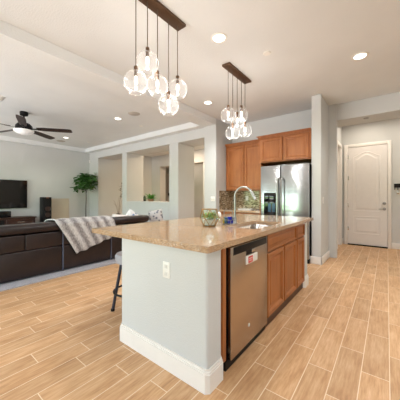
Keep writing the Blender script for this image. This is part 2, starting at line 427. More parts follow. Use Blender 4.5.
# back room
struct(MB().box(-10.6, -3.2, 9.45, 9.6, 0, CEIL).build('wall_far', 'wall', smooth=False), 'far wall of the back room seen through the openings', 'wall')
struct(MB().box(XB-.02, XB+.1, YF+.12, 9.6, 0, CEIL).build('wall_backroom_right', 'wall', smooth=False), 'right wall of the back room', 'wall')
struct(MB().box(-8.66, -8.09, 7.4, 7.75, 0, CEIL).box(-5.64, XB, 7.4, 7.75, 0, CEIL).box(-8.09, -5.64, 7.4, 7.75, 2.60, CEIL).box(-10.6, -8.66, 7.4, 7.55, 0, CEIL)
       .build('wall_partition', 'wall', smooth=False), 'pale partition with wide opening in the back room', 'wall')
struct(MB().box(-10.75, -10.6, 7.4, 9.6, 0, CEIL).build('wall_corridor_end', 'wall', smooth=False), 'end of the corridor behind the back room', 'wall')
struct(MB().box(-10.75, XT-.2, 7.3, 9.6, -.1, 0).build('floor_corridor', 'floor', smooth=False), 'tile floor of the far corridor', 'floor')
struct(MB().box(-10.75, XT-.2, 7.3, 9.6, CEIL, CEIL+.1).build('ceiling_corridor', 'ceil', smooth=False), 'ceiling of the far corridor', 'ceiling')
# soffits round the living room tray ceiling
ZS = 2.958
struct(bx(-3.575, XB, YS, YP-.05, ZS, CEIL).build('trim_1', 'ceil', smooth=False), 'long cream ceiling beam between kitchen and living room', 'beam')
struct(bx(XT, -3.575, 4.56, YP, ZS, CEIL).build('trim_2', 'ceil', smooth=False), 'cream tray ceiling soffit along the wall with openings', 'soffit')
struct(bx(XT, XT+.10, YS, 4.56, ZS, CEIL).build('trim_3', 'ceil', smooth=False), 'cream tray ceiling soffit above the television wall', 'soffit')
# baseboards
def baseboard(name, x0, x1, y0, y1, h=.14):
    struct(MB().box(x0, x1, y0, y1, 0, h, .005).build(name, 'trim'), None)
m = MB().box(-1.125, XC+.018, 4.742, 4.76, 0, .14, .005).box(XC, XC+.018, 4.742, 6.36, 0, .14, .005)
struct(m.build('baseboard_hall', 'trim'), 'white baseboard wrapping the wall end beside the refrigerator', 'baseboard')
m = MB().box(.085, XR, 7.282, 7.3, 0, .14, .005)
struct(m.build('baseboard_entry', 'trim'), 'white baseboard right of the entry door', 'baseboard')
m = MB().box(-.94, -.905, 7.282, 7.3, 0, .14, .005)
struct(m.build('baseboard_corner', 'trim'), 'short white baseboard left of the entry door', 'baseboard')
m = MB().box(XT, XT+.018, YS, YP, 0, .14, .005)
struct(m.build('baseboard_left', 'trim'), 'white baseboard under the television wall', 'baseboard')
m = MB().box(XT, -8.66, YP-.018, YP, 0, .14, .005).box(-7.1, -4.5, YP-.018, YP, 0, .14, .005).box(-3.56, XB, YP-.068, YP-.05, 0, .14, .005)
struct(m.build('baseboard_rear', 'trim'), 'white baseboard along the wall with openings', 'baseboard')
# entry door
def build_door():
    Y0 = 7.3; x0, x1, zt = -.800, .008, 2.50
    d = struct(bx(x0, x1, Y0-.03, Y0-.005, .03, zt).build('door_1', 'door', smooth=False), 'white entry door with arched upper panel', 'door')
    m = MB()
    for a, b, c, e in ((x0-.085, x0-.006, 0, zt+.085), (x1+.006, x1+.075, 0, zt+.085), (x0-.006, x1+.006, zt+.006, zt+.085)): m.box(a, b, Y0-.045, Y0, c, e, .006)
    m.build('door_casing', 'trim', d)
    bx(x0-.004, x1+.004, Y0-.06, Y0-.001, 0, .028).build('threshold', 'black', d)
    # raised panels with a moulded frame; the upper one is arched
    def outline(g, arch):
        a, b = -.690+g, -.120-g
        if not arch: return [(a, .29+g), (b, .29+g), (b, .745-g), (a, .745-g)]
        pts = [(a, .86+g), (b, .86+g)]
        for k in range(13):
            t = k/12; x = b+(a-b)*t; pts.append((x, 2.25-g+.12*math.sin(PI*t)**1.5))
        return pts
    for arch in (True, False):
        m = MB(); lv = [(0, .030), (.012, .036), (.030, .028), (.055, .028), (.085, .040)]
        rings = [[(p[0], Y0-dy, p[1]) for p in outline(g, arch)] for g, dy in lv]
        vs = [[m.bm.verts.new(p) for p in r] for r in rings]; n = len(vs[0])
        for i in range(len(vs)-1):
            for k in range(n): m.bm.faces.new([vs[i][k], vs[i][(k+1) % n], vs[i+1][(k+1) % n], vs[i+1][k]])
        m.bm.faces.new(vs[-1])
        m.build('door_panel', 'door', d, ang=15)
    for z in (.42, 1.02, 1.72, 2.27): bx(x0-.012, x0+.018, Y0-.042, Y0-.028, z-.05, z+.05, .003).build('hinge', 'steel', d)
    h = MB().lathe([(.034, 0), (.034, .012), (.012, .016), (.012, .05)], (-.05, Y0-.03, .94), 16, 'Y')
    h = MB()
    h.lathe([(.034, 0), (.034, -.012), (.012, -.016), (.012, -.05)], (-.05, Y0-.03, .94), 16, 'Y').tube([(-.05, Y0-.078, .94), (-.10, Y0-.08, .942), (-.16, Y0-.078, .938)], .011)
    h.build('handle', 'chrome', d)
    MB().lathe([(.036, 0), (.036, -.014), (.026, -.022), (.010, -.024)], (-.05, Y0-.03, 1.075), 16, 'Y').build('deadbolt', 'chrome', d)
build_door()
# side doorway in the hall, seen at a grazing angle
d = struct(bx(-1.04, -1.0, 6.50, 7.08, .01, 2.49).build('door_2', 'door', smooth=False), 'white side door in the hall wall seen edge on', 'door')
m = MB()
for a, b, c, e in ((6.40, 6.49, 0, 2.58), (7.07, 7.15, 0, 2.58), (6.49, 7.07, 2.49, 2.58)): m.box(XC-.02, XC+.022, a, b, c, e, .006)
m.build('door_casing', 'trim', d)
MB().box(-1.0, XC-.02, 6.44, 6.50, 0, 2.5).box(-1.0, XC-.02, 7.08, 7.14, 0, 2.5).build('door_jamb', 'trim', d, smooth=False)
# door at the end of the back corridor
d = struct(bx(-9.70, -8.85, 9.40, 9.44, .01, 2.45).build('door_3', 'door', smooth=False), 'pale door far away beyond the back room', 'door')
m = MB()
for a, b, c, e in ((-9.79, -9.70, 0, 2.54), (-8.85, -8.76, 0, 2.54), (-9.70, -8.85, 2.45, 2.54)): m.box(a, b, 9.42, 9.45, c, e)
m.build('door_casing', 'trim', d, smooth=False)
bx(-9.58, -9.46, 9.36, 9.40, 1.30, 1.46, .01).build('door_lock', 'black', d)

# ------------------------------------------------------------------ ceiling fixtures
def downlight(x, y, label, z=CEIL, w=CAN_W, r=.070):
    t = thing('recessed_downlight', label, 'ceiling light', (x, y, z), 'recessed ceiling downlights')
    MB().lathe([(r, 0), (r+.028, 0), (r+.026, -.007), (r+.004, -.010), (r, -.004)], (x, y, z), 28, capped=False).build('trim_ring', 'white', t)
    MB().lathe([(.001, -.003), (r, -.003), (r, -.001), (.001, -.001)], (x, y, z), 28).build('lens', 'can', t)
    l = bpy.data.lights.new('downlight_lamp', 'SPOT'); l.energy = w*3.2; l.color = WARM; l.spot_size = math.radians(140); l.spot_blend = .7; l.shadow_soft_size = .08
    o = bpy.data.objects.new('downlight_lamp', l); C.objects.link(o); o.parent = t; o.location = (0, 0, -.03)
downlight(-1.556, 2.351, 'large lit recessed ceiling light nearest the long pendant bars, above the island')
downlight(-.282, 3.804, 'lit recessed ceiling light furthest right, over the floor before the entry hall')
downlight(-2.79, 3.822, 'lit recessed ceiling light between the two pendant groups near the end pillar', w=42)
downlight(-5.047, 3.28, 'lit recessed ceiling light in the living room beside the round ceiling speaker', w=LIV_W)
downlight(-7.946, 3.321, 'lit recessed ceiling light in the living room close to the ceiling fan', w=LIV_W)
def flat_disc(name, x, y, z, r, mat, label, cat, group=None, h=.012):
    return tag(MB().lathe([(r, 0), (r, -h*.5), (r*.88, -h), (.002, -h*1.1)], (x, y, z), 24).build(name, mat), label, cat, group)
flat_disc('ceiling_speaker', -4.462, 3.305, CEIL, .13, 'grille', 'round grey ceiling speaker nearer the long beam', 'speaker', 'ceiling speakers')
flat_disc('ceiling_speaker', -8.574, 3.425, CEIL, .13, 'grille', 'round grey ceiling speaker beyond the fan blade tip', 'speaker', 'ceiling speakers')
flat_disc('sprinkler_cover', -5.103, 4.0, CEIL, .045, 'white', 'small white sprinkler cover in the living room ceiling above the middle opening', 'sprinkler', 'sprinkler covers')
flat_disc('sprinkler_cover', -7.996, 4.062, CEIL, .045, 'white', 'small white sprinkler cover near the living room ceiling corner', 'sprinkler', 'sprinkler covers')
flat_disc('sprinkler_cover', -1.227, 2.981, CEIL, .05, 'white', 'small white sprinkler cover in the kitchen ceiling right of the smaller pendants', 'sprinkler', 'sprinkler covers')
flat_disc('sprinkler_cover', -.322, 5.68, 2.77, .045, 'chrome', 'small sprinkler cover under the entry hall header', 'sprinkler', 'sprinkler covers')
t = thing('air_vent', 'white ceiling air vent at the left edge of the picture', 'vent', (-5.76, 1.16, CEIL))
bx(-5.93, -5.60, 1.00, 1.27, CEIL-.012, CEIL, .003).build('frame', 'white', t)
m = MB()
for k in range(6): m.box(-5.90, -5.63, 1.03+k*.038, 1.045+k*.038, CEIL-.018, CEIL-.012)
m.build('louver', 'offwhite', t, smooth=False)

def chandelier(y0, y1, lights, rad, label, z=CEIL):
    xc = -1.775; yc = (y0+y1)/2
    t = thing('pendant_chandelier', label, 'chandelier', (xc, yc, z), 'pendant clusters over the island')
    bx(xc-.062, xc+.062, y0, y1, z-.028, z, .004).build('canopy_bar', 'bronze', t)
    for (y, zc) in lights:
        MB().tube([(xc, y, z-.02), (xc, y, zc+rad+.02)], .0042, 8).build('cord', 'cord', t)
        MB().lathe([(.008, .075), (.018, .07), (.020, .035), (.017, .02), (.017, -.015), (.006, -.018)], (xc, y, zc+rad-.03), 16).build('socket', 'bronze', t)
        g = MB().lathe([(.020, rad*1.0), (.030, rad*.985)]+[(rad*math.sin(a), rad*math.cos(a)) for a in [math.radians(v) for v in range(22, 151, 6)]]+[(rad*.46, -rad*.90), (rad*.44, -rad*.91)], (xc, y, zc), 32, capped=False)
        g = g.build('glass_globe', 'glass', t, solid=.003, ang=80)
        MB().lathe([(.009, .045), (.013, .03), (.015, .0), (.014, -.022), (.010, -.034), (.001, -.038)], (xc, y, zc+.018), 16).build('bulb', 'bulb', g)
        MB().ball((xc, y, zc-.045), .014, .014, .018, 12, 8).build('bulb_glint', 'bulbglint', g)  # glowing ball imitating the bulb's reflection low in the globe
        l = bpy.data.lights.new('pendant_lamp', 'POINT'); l.energy = BULB_W; l.color = (1, .97, .93); l.shadow_soft_size = .03
        o = bpy.data.objects.new('pendant_lamp', l); C.objects.link(o); o.parent = t; o.location = (0, y-yc, zc-z-.072)
chandelier(1.255, 1.945, [(1.335, 2.256), (1.467, 2.491), (1.591, 2.32), (1.741, 2.174), (1.876, 2.386)], .104, 'nearer pendant cluster with five large clear globes on a bronze bar')
chandelier(2.85, 3.53, [(2.918, 2.387), (3.044, 2.165), (3.177, 2.36), (3.309, 2.50), (3.428, 2.278)], .104, 'further pendant cluster of five clear globes hanging before the wall cabinets')

# ceiling fan
fx, fy = -6.29, 1.755
t = thing('ceiling_fan', 'dark five blade ceiling fan with white glass light', 'ceiling fan', (fx, fy, CEIL))
MB().lathe([(.075, 0), (.08, -.02), (.075, -.075), (.03, -.09)], (fx, fy, CEIL), 24).build('canopy', 'black', t)
MB().tube([(fx, fy, CEIL-.08), (fx, fy, 2.84)], .014, 10).build('downrod', 'black', t)
MB().lathe([(.03, .11), (.11, .10), (.155, .05), (.16, -.01), (.13, -.04)], (fx, fy, 2.745), 28).build('motor_housing', 'black', t)
MB().lathe([(.155, 0), (.19, -.01), (.185, -.035), (.14, -.075), (.07, -.10), (.002, -.108)], (fx, fy, 2.705), 28).build('light_bowl', 'shade', t)
for k in range(5):
    a = math.radians(53+72*k); R = Matrix.Translation((fx, fy, 2.742)) @ Matrix.Rotation(a, 4, 'Z') @ Matrix.Rotation(math.radians(-13), 4, 'X')
    b = MB(); pr = [(.25, .055), (.40, .072), (.80, .080), (.93, .072), (.955, .045)]
    b.prism([(x, -w) for x, w in pr]+[(x, w) for x, w in pr[::-1]], -.005, .005); b.xf(R)
    bl = b.build('blade', 'blade', t)
    q = MB().box(.13, .34, -.026, .026, -.012, -.005, .003); q.xf(R); q.build('blade_arm', 'black', bl)

# ------------------------------------------------------------------ kitchen island
ZC0, ZC1 = .882, .925
t = thing('kitchen_island', 'white painted half wall of the kitchen island with tall white baseboard', 'island', (-1.33, 1.3, 0))
m = MB().prism(rrect(-1.81, 1.205, -.885, 1.375, .022), 0, ZC0).prism(rrect(-1.81, 1.30, -1.62, 3.60, .02), 0, ZC0).prism(rrect(-1.81, 3.425, -.885, 3.60, .022), 0, ZC0)
m.build('half_wall', M['wall'], t)
def cham(x0, y0, x1, y1, c): return [(x0+c, y0), (x1-c, y0), (x1, y0+c), (x1, y1-c), (x1-c, y1), (x0+c, y1), (x0, y1-c), (x0, y0+c)]
def base_block(y0, y1):
    m = MB()
    for e, z0, z1 in ((.017, 0, .118), (.013, .118, .130), (.008, .130, .146)): m.prism(cham(-1.81-e, y0-e, -.885+e, y1+min(e, .012), .024), z0, z1)
    return m
base_block(1.205, 1.375).build('baseboard', 'trim', t, smooth=False)
base_block(3.425, 3.60).build('baseboard', 'trim', t, smooth=False)
MB().prism(cham(-1.827, 1.36, -1.70, 3.44, .01), 0, .14).build('baseboard', 'trim', t, smooth=False)
# electrical outlet on the island end
def outlet(c, n, label, w=.07, h=.115, kind='outlet'):
    """c centre on the wall face, n = outward normal axis: '-y', '+x'"""
    t = thing('wall_outlet' if kind == 'outlet' else 'light_switch', label, kind if kind == 'outlet' else 'light switch', c, 'outlets and switches')
    def q(u0, u1, z0, z1, d0, d1, r, name, mat):
        if n == '-y': b = bx(c[0]+u0, c[0]+u1, c[1]-d1, c[1]-d0, c[2]+z0, c[2]+z1, r)
        else: b = bx(c[0]+d0, c[0]+d1, c[1]+u0, c[1]+u1, c[2]+z0, c[2]+z1, r)
        b.build(name, mat, t)
    q(-w/2, w/2, -h/2, h/2, 0, .006, .002, 'cover_plate', 'white')
    if kind == 'outlet':
        for s in (-1, 1):
            q(-.017, .017, s*.026-.014, s*.026+.014, .004, .008, .002, 'receptacle', 'offwhite')
            for e in (-.007, .007): q(e-.0015, e+.0015, s*.026-.004, s*.026+.008, .007, .0086, 0, 'slot', 'grille')
    else:
        k = max(1, round(w/.06))
        for i in range(k): q((i-(k-1)/2)*.046-.016, (i-(k-1)/2)*.046+.016, -.033, .033, .004, .010, .002, 'rocker', 'offwhite')
outlet((-1.247, 1.205, .707), '-y', 'white electrical outlet on the end wall of the island')
outlet((-2.77, YF-.014, 1.20), '-y', 'white outlet on the mosaic backsplash behind the faucet')
outlet((-3.30, YP-.05, 1.185), '-y', 'white light switch on the end pillar left of the backsplash', .115, .115, 'switch')
outlet((XC, 4.93, 1.17), '+x', 'white light switch on the hall wall beside the refrigerator', .07, .115, 'switch')

# countertop with a sink cutout
SX0, SX1, SY0, SY1 = -1.345, -.985, 2.11, 2.86
def counter(name, X0, X1, Y0, Y1, hole=None):
    m = MB()
    outer = rrect(X0, Y0, X1, Y1, .012, 3)
    if not hole: return m.prism(outer, ZC0, ZC1)
    n = 6; inner = rrect(*hole, .05, n)
    import itertools
    for z, flip in ((ZC1, False), (ZC0, True)):
        ov = [m.bm.verts.new((p[0], p[1], z)) for p in outer]; iv = [m.bm.verts.new((p[0], p[1], z)) for p in inner]
        eo = [m.bm.edges.new((ov[i], ov[(i+1) % len(ov)])) for i in range(len(ov))]; ei = [m.bm.edges.new((iv[i], iv[(i+1) % len(iv)])) for i in range(len(iv))]
        bmesh.ops.triangle_fill(m.bm, edges=eo+ei, use_beauty=True)
        if z == ZC1: to, ti = ov, iv
    for a, b in ((to, ov), (ti, iv)):
        for i in range(len(a)): m.bm.faces.new([a[i], a[(i+1) % len(a)], b[(i+1) % len(a)], b[i]])
    return m
tag(counter('c', -2.27, -.862, 1.182, 3.86, (SX0, SY0, SX1, SY1)).build('island_countertop', 'granite', bevel=.005, ang=30), 'long tan speckled granite countertop on the island', 'countertop')
# sink
t = thing('kitchen_sink', 'undermount stainless steel sink sunk into the island countertop', 'sink', ((SX0+SX1)/2, (SY0+SY1)/2, ZC0-.2))
m = MB(); g = .006
prof = [(g, 0, .05), (g, -.15, .05), (.02, -.185, .06), (.05, -.195, .07)]
rings = [[m.bm.verts.new((p[0], p[1], ZC0-.001+dz)) for p in rrect(SX0-g+e, SY0-g+e, SX1+g-e, SY1+g-e, r, 6)] for e, dz, r in prof]
for a, b in zip(rings, rings[1:]):
    for i in range(len(a)): m.bm.faces.new([a[i], a[(i+1) % len(a)], b[(i+1) % len(a)], b[i]])
m.bm.faces.new(rings[-1])
m.build('basin', 'sink', t, solid=.003)
MB().lathe([(.045, 0), (.04, .004), (.012, .002)], ((SX0+SX1)/2-.05, (SY0+SY1)/2, ZC0-.196), 20).build('drain', 'chrome', t)
# faucet
bxp, byp = -1.41, 2.47
t = thing('kitchen_faucet', 'tall brushed nickel gooseneck faucet behind the island sink', 'faucet', (bxp, byp, ZC1))
MB().lathe([(.028, 0), (.028, .008), (.021, .016), (.019, .06), (.017, .075)], (bxp, byp, ZC1), 20).build('base', 'chrome', t)
r_ = .112; zt = 1.345-r_
pts = [(bxp, byp, ZC1+.06), (bxp, byp, zt-.08), (bxp, byp, zt)]+[(bxp+r_-r_*math.cos(a), byp, zt+r_*math.sin(a)) for a in [PI*k/14*.86 for k in range(1, 15)]]
MB().tube(pts, .0125, 14).build('gooseneck', 'chrome', t)
e = Vector(pts[-1]); dv = (e-Vector(pts[-2])).normalized()
MB().tube([e-dv*.01, e+dv*.02, e+dv*.09, e+dv*.095], .0165, 14, .019).build('spray_head', 'chrome', t)
MB().tube([(bxp, byp-.015, ZC1+.055), (bxp, byp-.05, ZC1+.06), (bxp+.02, byp-.10, ZC1+.085)], .008, 10).build('lever_handle', 'chrome', t)
# wire caddy beside the faucet, with the washing-up things in it
cx, cy = -1.405, 2.31
t = thing('sink_caddy', 'chrome wire caddy standing left of the faucet', 'caddy', (cx, cy, ZC1))
m = MB(); a0, a1, b0, b1 = cx-.055, cx+.055, cy-.045, cy+.045
for z in (.006, .05): m.tube([(a0, b0, ZC1+z), (a1, b0, ZC1+z), (a1, b1, ZC1+z), (a0, b1, ZC1+z), (a0, b0, ZC1+z)], .003, 6)
for p in ((a0, b0), (a1, b0), (a1, b1), (a0, b1)): m.tube([(p[0], p[1], ZC1), (p[0], p[1], ZC1+.05)], .003, 6)
for k in range(4): m.tube([(a0+.022*(k+1), b0, ZC1+.006), (a0+.022*(k+1), b1, ZC1+.006)], .002, 6)
m.build('basket', 'chrome', t)
MB().tube([(a0, cy, ZC1+.05), (a0, cy, ZC1+.145), (a0+.008, cy, ZC1+.155), (a1-.008, cy, ZC1+.155), (a1, cy, ZC1+.145), (a1, cy, ZC1+.05)], .0055, 8).build('handle', 'chrome', t)
tag(bx(cx+.012, cx+.048, cy-.036, cy+.030, ZC1+.010, ZC1+.085, .006).build('scrub_pad', 'blue'), 'cobalt blue scrubbing pad in the wire caddy', 'scrub pad')
tag(bx(cx-.03, cx+.006, cy-.036, cy+.030, ZC1+.010, ZC1+.08, .006).build('dish_brush', 'teal'), 'dark teal scrubber in the wire caddy beside the blue pad', 'scrubber')
tag(bx(cx-.052, cx-.034, cy-.036, cy+.030, ZC1+.010, ZC1+.06, .006).build('sponge', 'yellow'), 'yellow sponge at the end of the wire caddy', 'sponge')
# soap bottle
x, y = -1.66, 2.50
t = thing('soap_bottle', 'small clear bottle with white cap between terrarium and caddy', 'bottle', (x, y, ZC1))
MB().lathe([(.024, 0), (.027, .006), (.027, .05), (.018, .066), (.010, .07)], (x, y, ZC1), 20).build('bottle_body', 'pane', t, solid=.001)
MB().lathe([(.030, .060), (.034, .080), (.030, .105), (.016, .118), (.002, .120)], (x, y, ZC1), 20).build('cap', 'white', t)
# terrarium: geometric brass framed glass
x, y = -1.468, 2.035
t = thing('terrarium', 'geometric brass and glass terrarium with green succulents on the countertop', 'terrarium', (x, y, ZC1))
n = 6; th0 = .2
def ring(r, z, off): return [Vector((x+r*math.cos(th0+off+2*PI*k/n), y+r*math.sin(th0+off+2*PI*k/n), ZC1+z)) for k in range(n)]
r0, r1, r2 = ring(.068, .004, 0), ring(.098, .085, PI/n), ring(.086, .178, 0)
edges = []
for k in range(n):
    edges += [(r0[k], r0[(k+1) % n]), (r0[k], r1[k]), (r0[(k+1) % n], r1[k]), (r1[k], r2[k]), (r1[k], r2[(k+1) % n]), (r2[k], r2[(k+1) % n])]
m = MB()
for a, b in edges: m.tube([a, b], .0032, 6)
m.build('brass_frame', 'brass', t)
m = MB(); allv = r0+r1+r2; fs = [list(range(n))[::-1]]
for k in range(n):
    k2 = (k+1) % n
    fs += [[k, k2, n+k], [k2, n+k2, n+k], [n+k, n+k2, 2*n+k2], [n+k, 2*n+k2, 2*n+k]]
m.add(allv, [f for f in fs]); m.build('glass_panes', 'pane', t, smooth=False, solid=.002)
MB().lathe([(.058, .012), (.072, .045), (.080, .066), (.05, .074), (.002, .072)], (x, y, ZC1), 6).xf(Matrix.Identity(4)).build('sand', 'sand', t, smooth=False)
MB().lathe([(.060, .006), (.061, .008), (.061, .012), (.05, .012)], (x, y, ZC1), 6).build('gravel', 'darkgravel', t, smooth=False)
def leaf(m, p, d, up, L, w, fold=.15, curl=.25, n=4):
    """one curved leaf blade starting at p along d"""
    d = d.normalized(); s_ = d.cross(up).normalized(); u = s_.cross(d)
    rows = []
    for i in range(n+1):
        q = i/n; ww = w*math.sin(PI*(.08+.9*q))**.8
        c = p+d*(L*q)-u*(curl*L*q*q)
        rows.append([m.bm.verts.new(c-s_*ww+u*fold*ww), m.bm.verts.new(c), m.bm.verts.new(c+s_*ww+u*fold*ww)])
    for a, b in zip(rows, rows[1:]):
        m.bm.faces.new([a[0], a[1], b[1], b[0]]); m.bm.faces.new([a[1], a[2], b[2], b[1]])
rnd = random.Random(3)
for (dx, dy, nn, L) in ((.02, -.02, 24, .10), (-.03, .01, 24, .085), (.01, .035, 20, .105)):
    m = MB()
    for k in range(nn):
        a = k*2.4; el = .35+.9*k/nn
        leaf(m, Vector((x+dx, y+dy, ZC1+.070)), Vector((math.cos(a)*math.cos(el), math.sin(a)*math.cos(el), math.sin(el))), Vector((0, 0, 1)), L*(1-.2*rnd.random()), .016, .3, .1)
    m.build('succulent', 'succ', t, solid=.003)

# dishwasher
y0, y1 = 1.475, 2.125; xf_ = -.872
t = thing('dishwasher', 'stainless steel dishwasher built into the island end', 'dishwasher', (-1.15, (y0+y1)/2, 0))
bx(-1.45, -.905, y0, 2.095, .05, .872).build('tub', 'black', t, smooth=False)
bx(-.905, xf_, y0, y1, .062, .868, .005).build('door_panel', 'dwsteel', t)
bx(xf_-.004, xf_+.0025, y0+.03, y1-.02, .806, .864, .002).build('control_strip', 'black', t)
m = MB().box(xf_-.02, xf_+.001, 1.70, 1.86, .768, .807, .004)
m.build('pocket_handle', 'black', t)
bx(xf_, xf_+.004, 1.80, 1.865, .778, .806, .002).build('handle_lip', 'steel', t)
MB().lathe([(.014, 0), (.014, .002), (.011, .0025)], (xf_, 1.752, .205), 20, 'X').build('emblem', 'offwhite', t)
bx(-.94, -.895, y0-.04, y1+.005, 0, .060).build('toe_panel', 'black', t, smooth=False)
t = thing('dishwasher_magnet', 'red and white magnet sign stuck on the dishwasher door', 'magnet', (xf_, 1.79, .71))
bx(xf_+.001, xf_+.010, 1.69, 1.895, .700, .765, .004).build('plate', 'white', t)
bx(xf_+.009, xf_+.0115, 1.722, 1.80, .706, .758, .001).build('red_panel', 'red', t)
m = MB()
for k, (a, b) in enumerate(((1.732, 1.790), (1.736, 1.775))): m.box(xf_+.0112, xf_+.0122, a, b, .738-k*.016, .744-k*.016)
m.build('lettering_strokes', 'white', t, smooth=False)
bx(xf_+.009, xf_+.0115, 1.815, 1.885, .706, .758, .001).build('grey_panel', 'offwhite', t)

# cabinets
def shaker(m, axis, f, u0, u1, z0, z1, fr=.055, th=.024, sgn=1):
    """framed door with a recessed raised panel. axis 'x': face at x=f looking +x; axis 'y': face at y=f looking -y"""
    lv = [(0, 0), (0, th-.005), (.006, th), (fr-.014, th), (fr, th-.016), (fr+.010, th-.019), (fr+.024, th-.019), (fr+.038, th-.013)]
    rings = []
    for e, d in lv:
        a, b, c, g = u0+e, u1-e, z0+e, z1-e
        if b <= a or g <= c: break
        P_ = [(a, c), (b, c), (b, g), (a, g)]
        rings.append([m.bm.verts.new((f+d, p[0], p[1]) if axis == 'x' else (p[0], f-d, p[1])) for p in P_])
    for r, s_ in zip(rings, rings[1:]):
        for i in range(4): m.bm.faces.new([r[i], r[(i+1) % 4], s_[(i+1) % 4], s_[i]])
    m.bm.faces.new(rings[-1]); m.bm.faces.new(rings[0][::-1]); return m
FX = -.897
bx(-.92, -.893, 1.378, 1.430, .06, ZC0-.002).build('tmp', 'cab')  if False else None
t = thing('filler_strip', 'narrow stained wood filler strip between island wall and dishwasher', 'filler panel', (-1.1, 1.41, 0))
bx(-1.4, -.888, 1.390, 1.432, .085, ZC0-.003, .001).build('panel', 'cab', t)
t = thing('base_cabinet', 'wide stained wood sink base cabinet with two doors beside the dishwasher', 'cabinet', (-1.2, 2.6, 0), 'island base cabinets')
MB().box(-1.60, FX, 2.135, 2.155, .085, ZC0-.003).box(-1.60, FX, 3.045, 3.065, .085, ZC0-.003).box(-1.60, FX, 2.155, 3.045, .085, .105).box(FX-.02, FX, 2.155, 3.045, .69, ZC0-.003).box(FX-.02, FX, 2.58, 2.63, .105, .69).box(-1.60, -1.585, 2.155, 3.045, .105, .6).build('carcass', 'cab', t, smooth=False)
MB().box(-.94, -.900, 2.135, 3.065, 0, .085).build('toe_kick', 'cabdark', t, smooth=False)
shaker(MB(), 'x', FX, 2.150, 3.042, .728, .862, .004).build('false_drawer_front', 'cab', t, ang=20)
shaker(MB(), 'x', FX, 2.150, 2.588, .098, .700).build('door', 'cab', t, ang=20)
shaker(MB(), 'x', FX, 2.618, 3.042, .098, .700).build('door', 'cab', t, ang=20)
t = thing('base_cabinet', 'narrow stained wood base cabinet with one drawer at the far end of the island', 'cabinet', (-1.2, 3.245, 0), 'island base cabinets')
MB().box(-1.60, FX, 3.068, 3.418, .085, ZC0-.003).build('carcass', 'cab', t, smooth=False)
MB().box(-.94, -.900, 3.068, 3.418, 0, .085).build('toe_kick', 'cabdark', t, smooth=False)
shaker(MB(), 'x', FX, 3.085, 3.405, .728, .862, .004).build('drawer', 'cab', t, ang=20)
shaker(MB(), 'x', FX, 3.085, 3.405, .098, .700).build('door', 'cab', t, ang=20)

# rear run: base cabinet, counter, backsplash, wall cabinets
t = thing('base_cabinet', 'stained wood base cabinet on the rear wall left of the refrigerator', 'cabinet', (-2.7, 5.17, 0))
bx(XB+.005, -2.15, 4.90, YF-.003, .09, ZC0-.003).build('carcass', 'cab', t, smooth=False)
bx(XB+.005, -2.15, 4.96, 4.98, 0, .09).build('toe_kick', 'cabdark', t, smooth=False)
for a, b in ((XB+.02, -2.68), (-2.66, -2.165)):
    shaker(MB(), 'y', 4.90, a, b, .10, .70).build('door', 'cab', t, ang=20)
    shaker(MB(), 'y', 4.90, a, b, .72, .86, .004).build('drawer', 'cab', t, ang=20)
tag(MB().prism(rrect(XB+.004, 4.85, -2.145, YF-.003, .008), ZC0, ZC1).build('rear_countertop', 'granite', bevel=.004), 'short tan granite countertop under the mosaic backsplash', 'countertop')
t = thing('serving_tray', 'pale shallow tray lying on the rear countertop left of the refrigerator', 'tray', (-2.62, 5.08, ZC1))
MB().prism(rrect(-2.78, 4.98, -2.44, 5.20, .03), ZC1, ZC1+.006).build('tray_base', 'offwhite', t)
m = MB(); pth = [(p[0], p[1], ZC1+.02) for p in rrect(-2.78, 4.98, -2.44, 5.20, .03)]; m.tube(pth+[pth[0]], .008, 8); m.build('rim', 'offwhite', t)
struct(MB().box(XB+.001, XB+.012, 4.86, YF-.013, ZC1+.001, 1.385).box(XB+.001, -2.145, YF-.013, YF-.001, ZC1+.001, 1.385).build('trim_4', 'mosaic', smooth=False), 'brown and olive glass mosaic backsplash behind the rear countertop', 'backsplash')
def crown(m, x0, x1, y0, y1, z, left=True):
    for e, a, b in ((.012, z, z+.02), (.028, z+.02, z+.04), (.045, z+.04, z+.055)): m.box(x0-(e if left else 0), x1+.0, y0-e, y1, a, b)
    return m
t = thing('wall_cabinet', 'two door stained wood wall cabinet above the mosaic backsplash', 'cabinet', (-2.68, 5.3, 1.385), 'kitchen wall cabinets')
bx(XB+.01, -2.165, 5.16, YF-.003, 1.385, 2.49).build('carcass', 'cab', t, smooth=False)
shaker(MB(), 'y', 5.16, XB+.035, -2.695, 1.40, 2.455).build('door', 'cab', t, ang=20)
shaker(MB(), 'y', 5.16, -2.670, -2.185, 1.40, 2.455).build('door', 'cab', t, ang=20)
crown(MB(), XB+.01, -2.165, 5.15, YF-.003, 2.49, False).build('crown_molding', 'cab', t, smooth=False)
t = thing('wall_cabinet', 'deep two door stained wood cabinet above the refrigerator', 'cabinet', (-1.63, 5.1, 1.95), 'kitchen wall cabinets')
MB().box(-2.14, -1.112, 4.78, YF-.003, 1.945, 2.455).box(-2.14, -2.11, 4.80, YF-.003, .0, 1.945).build('carcass', 'cab', t, smooth=False)
shaker(MB(), 'y', 4.78, -2.095, -1.645, 1.965, 2.43).build('door', 'cab', t, ang=20)
shaker(MB(), 'y', 4.78, -1.605, -1.150, 1.965, 2.43).build('door', 'cab', t, ang=20)
crown(MB(), -2.14, -1.112, 4.77, YF-.003, 2.455).build('crown_molding', 'cab', t, smooth=False)
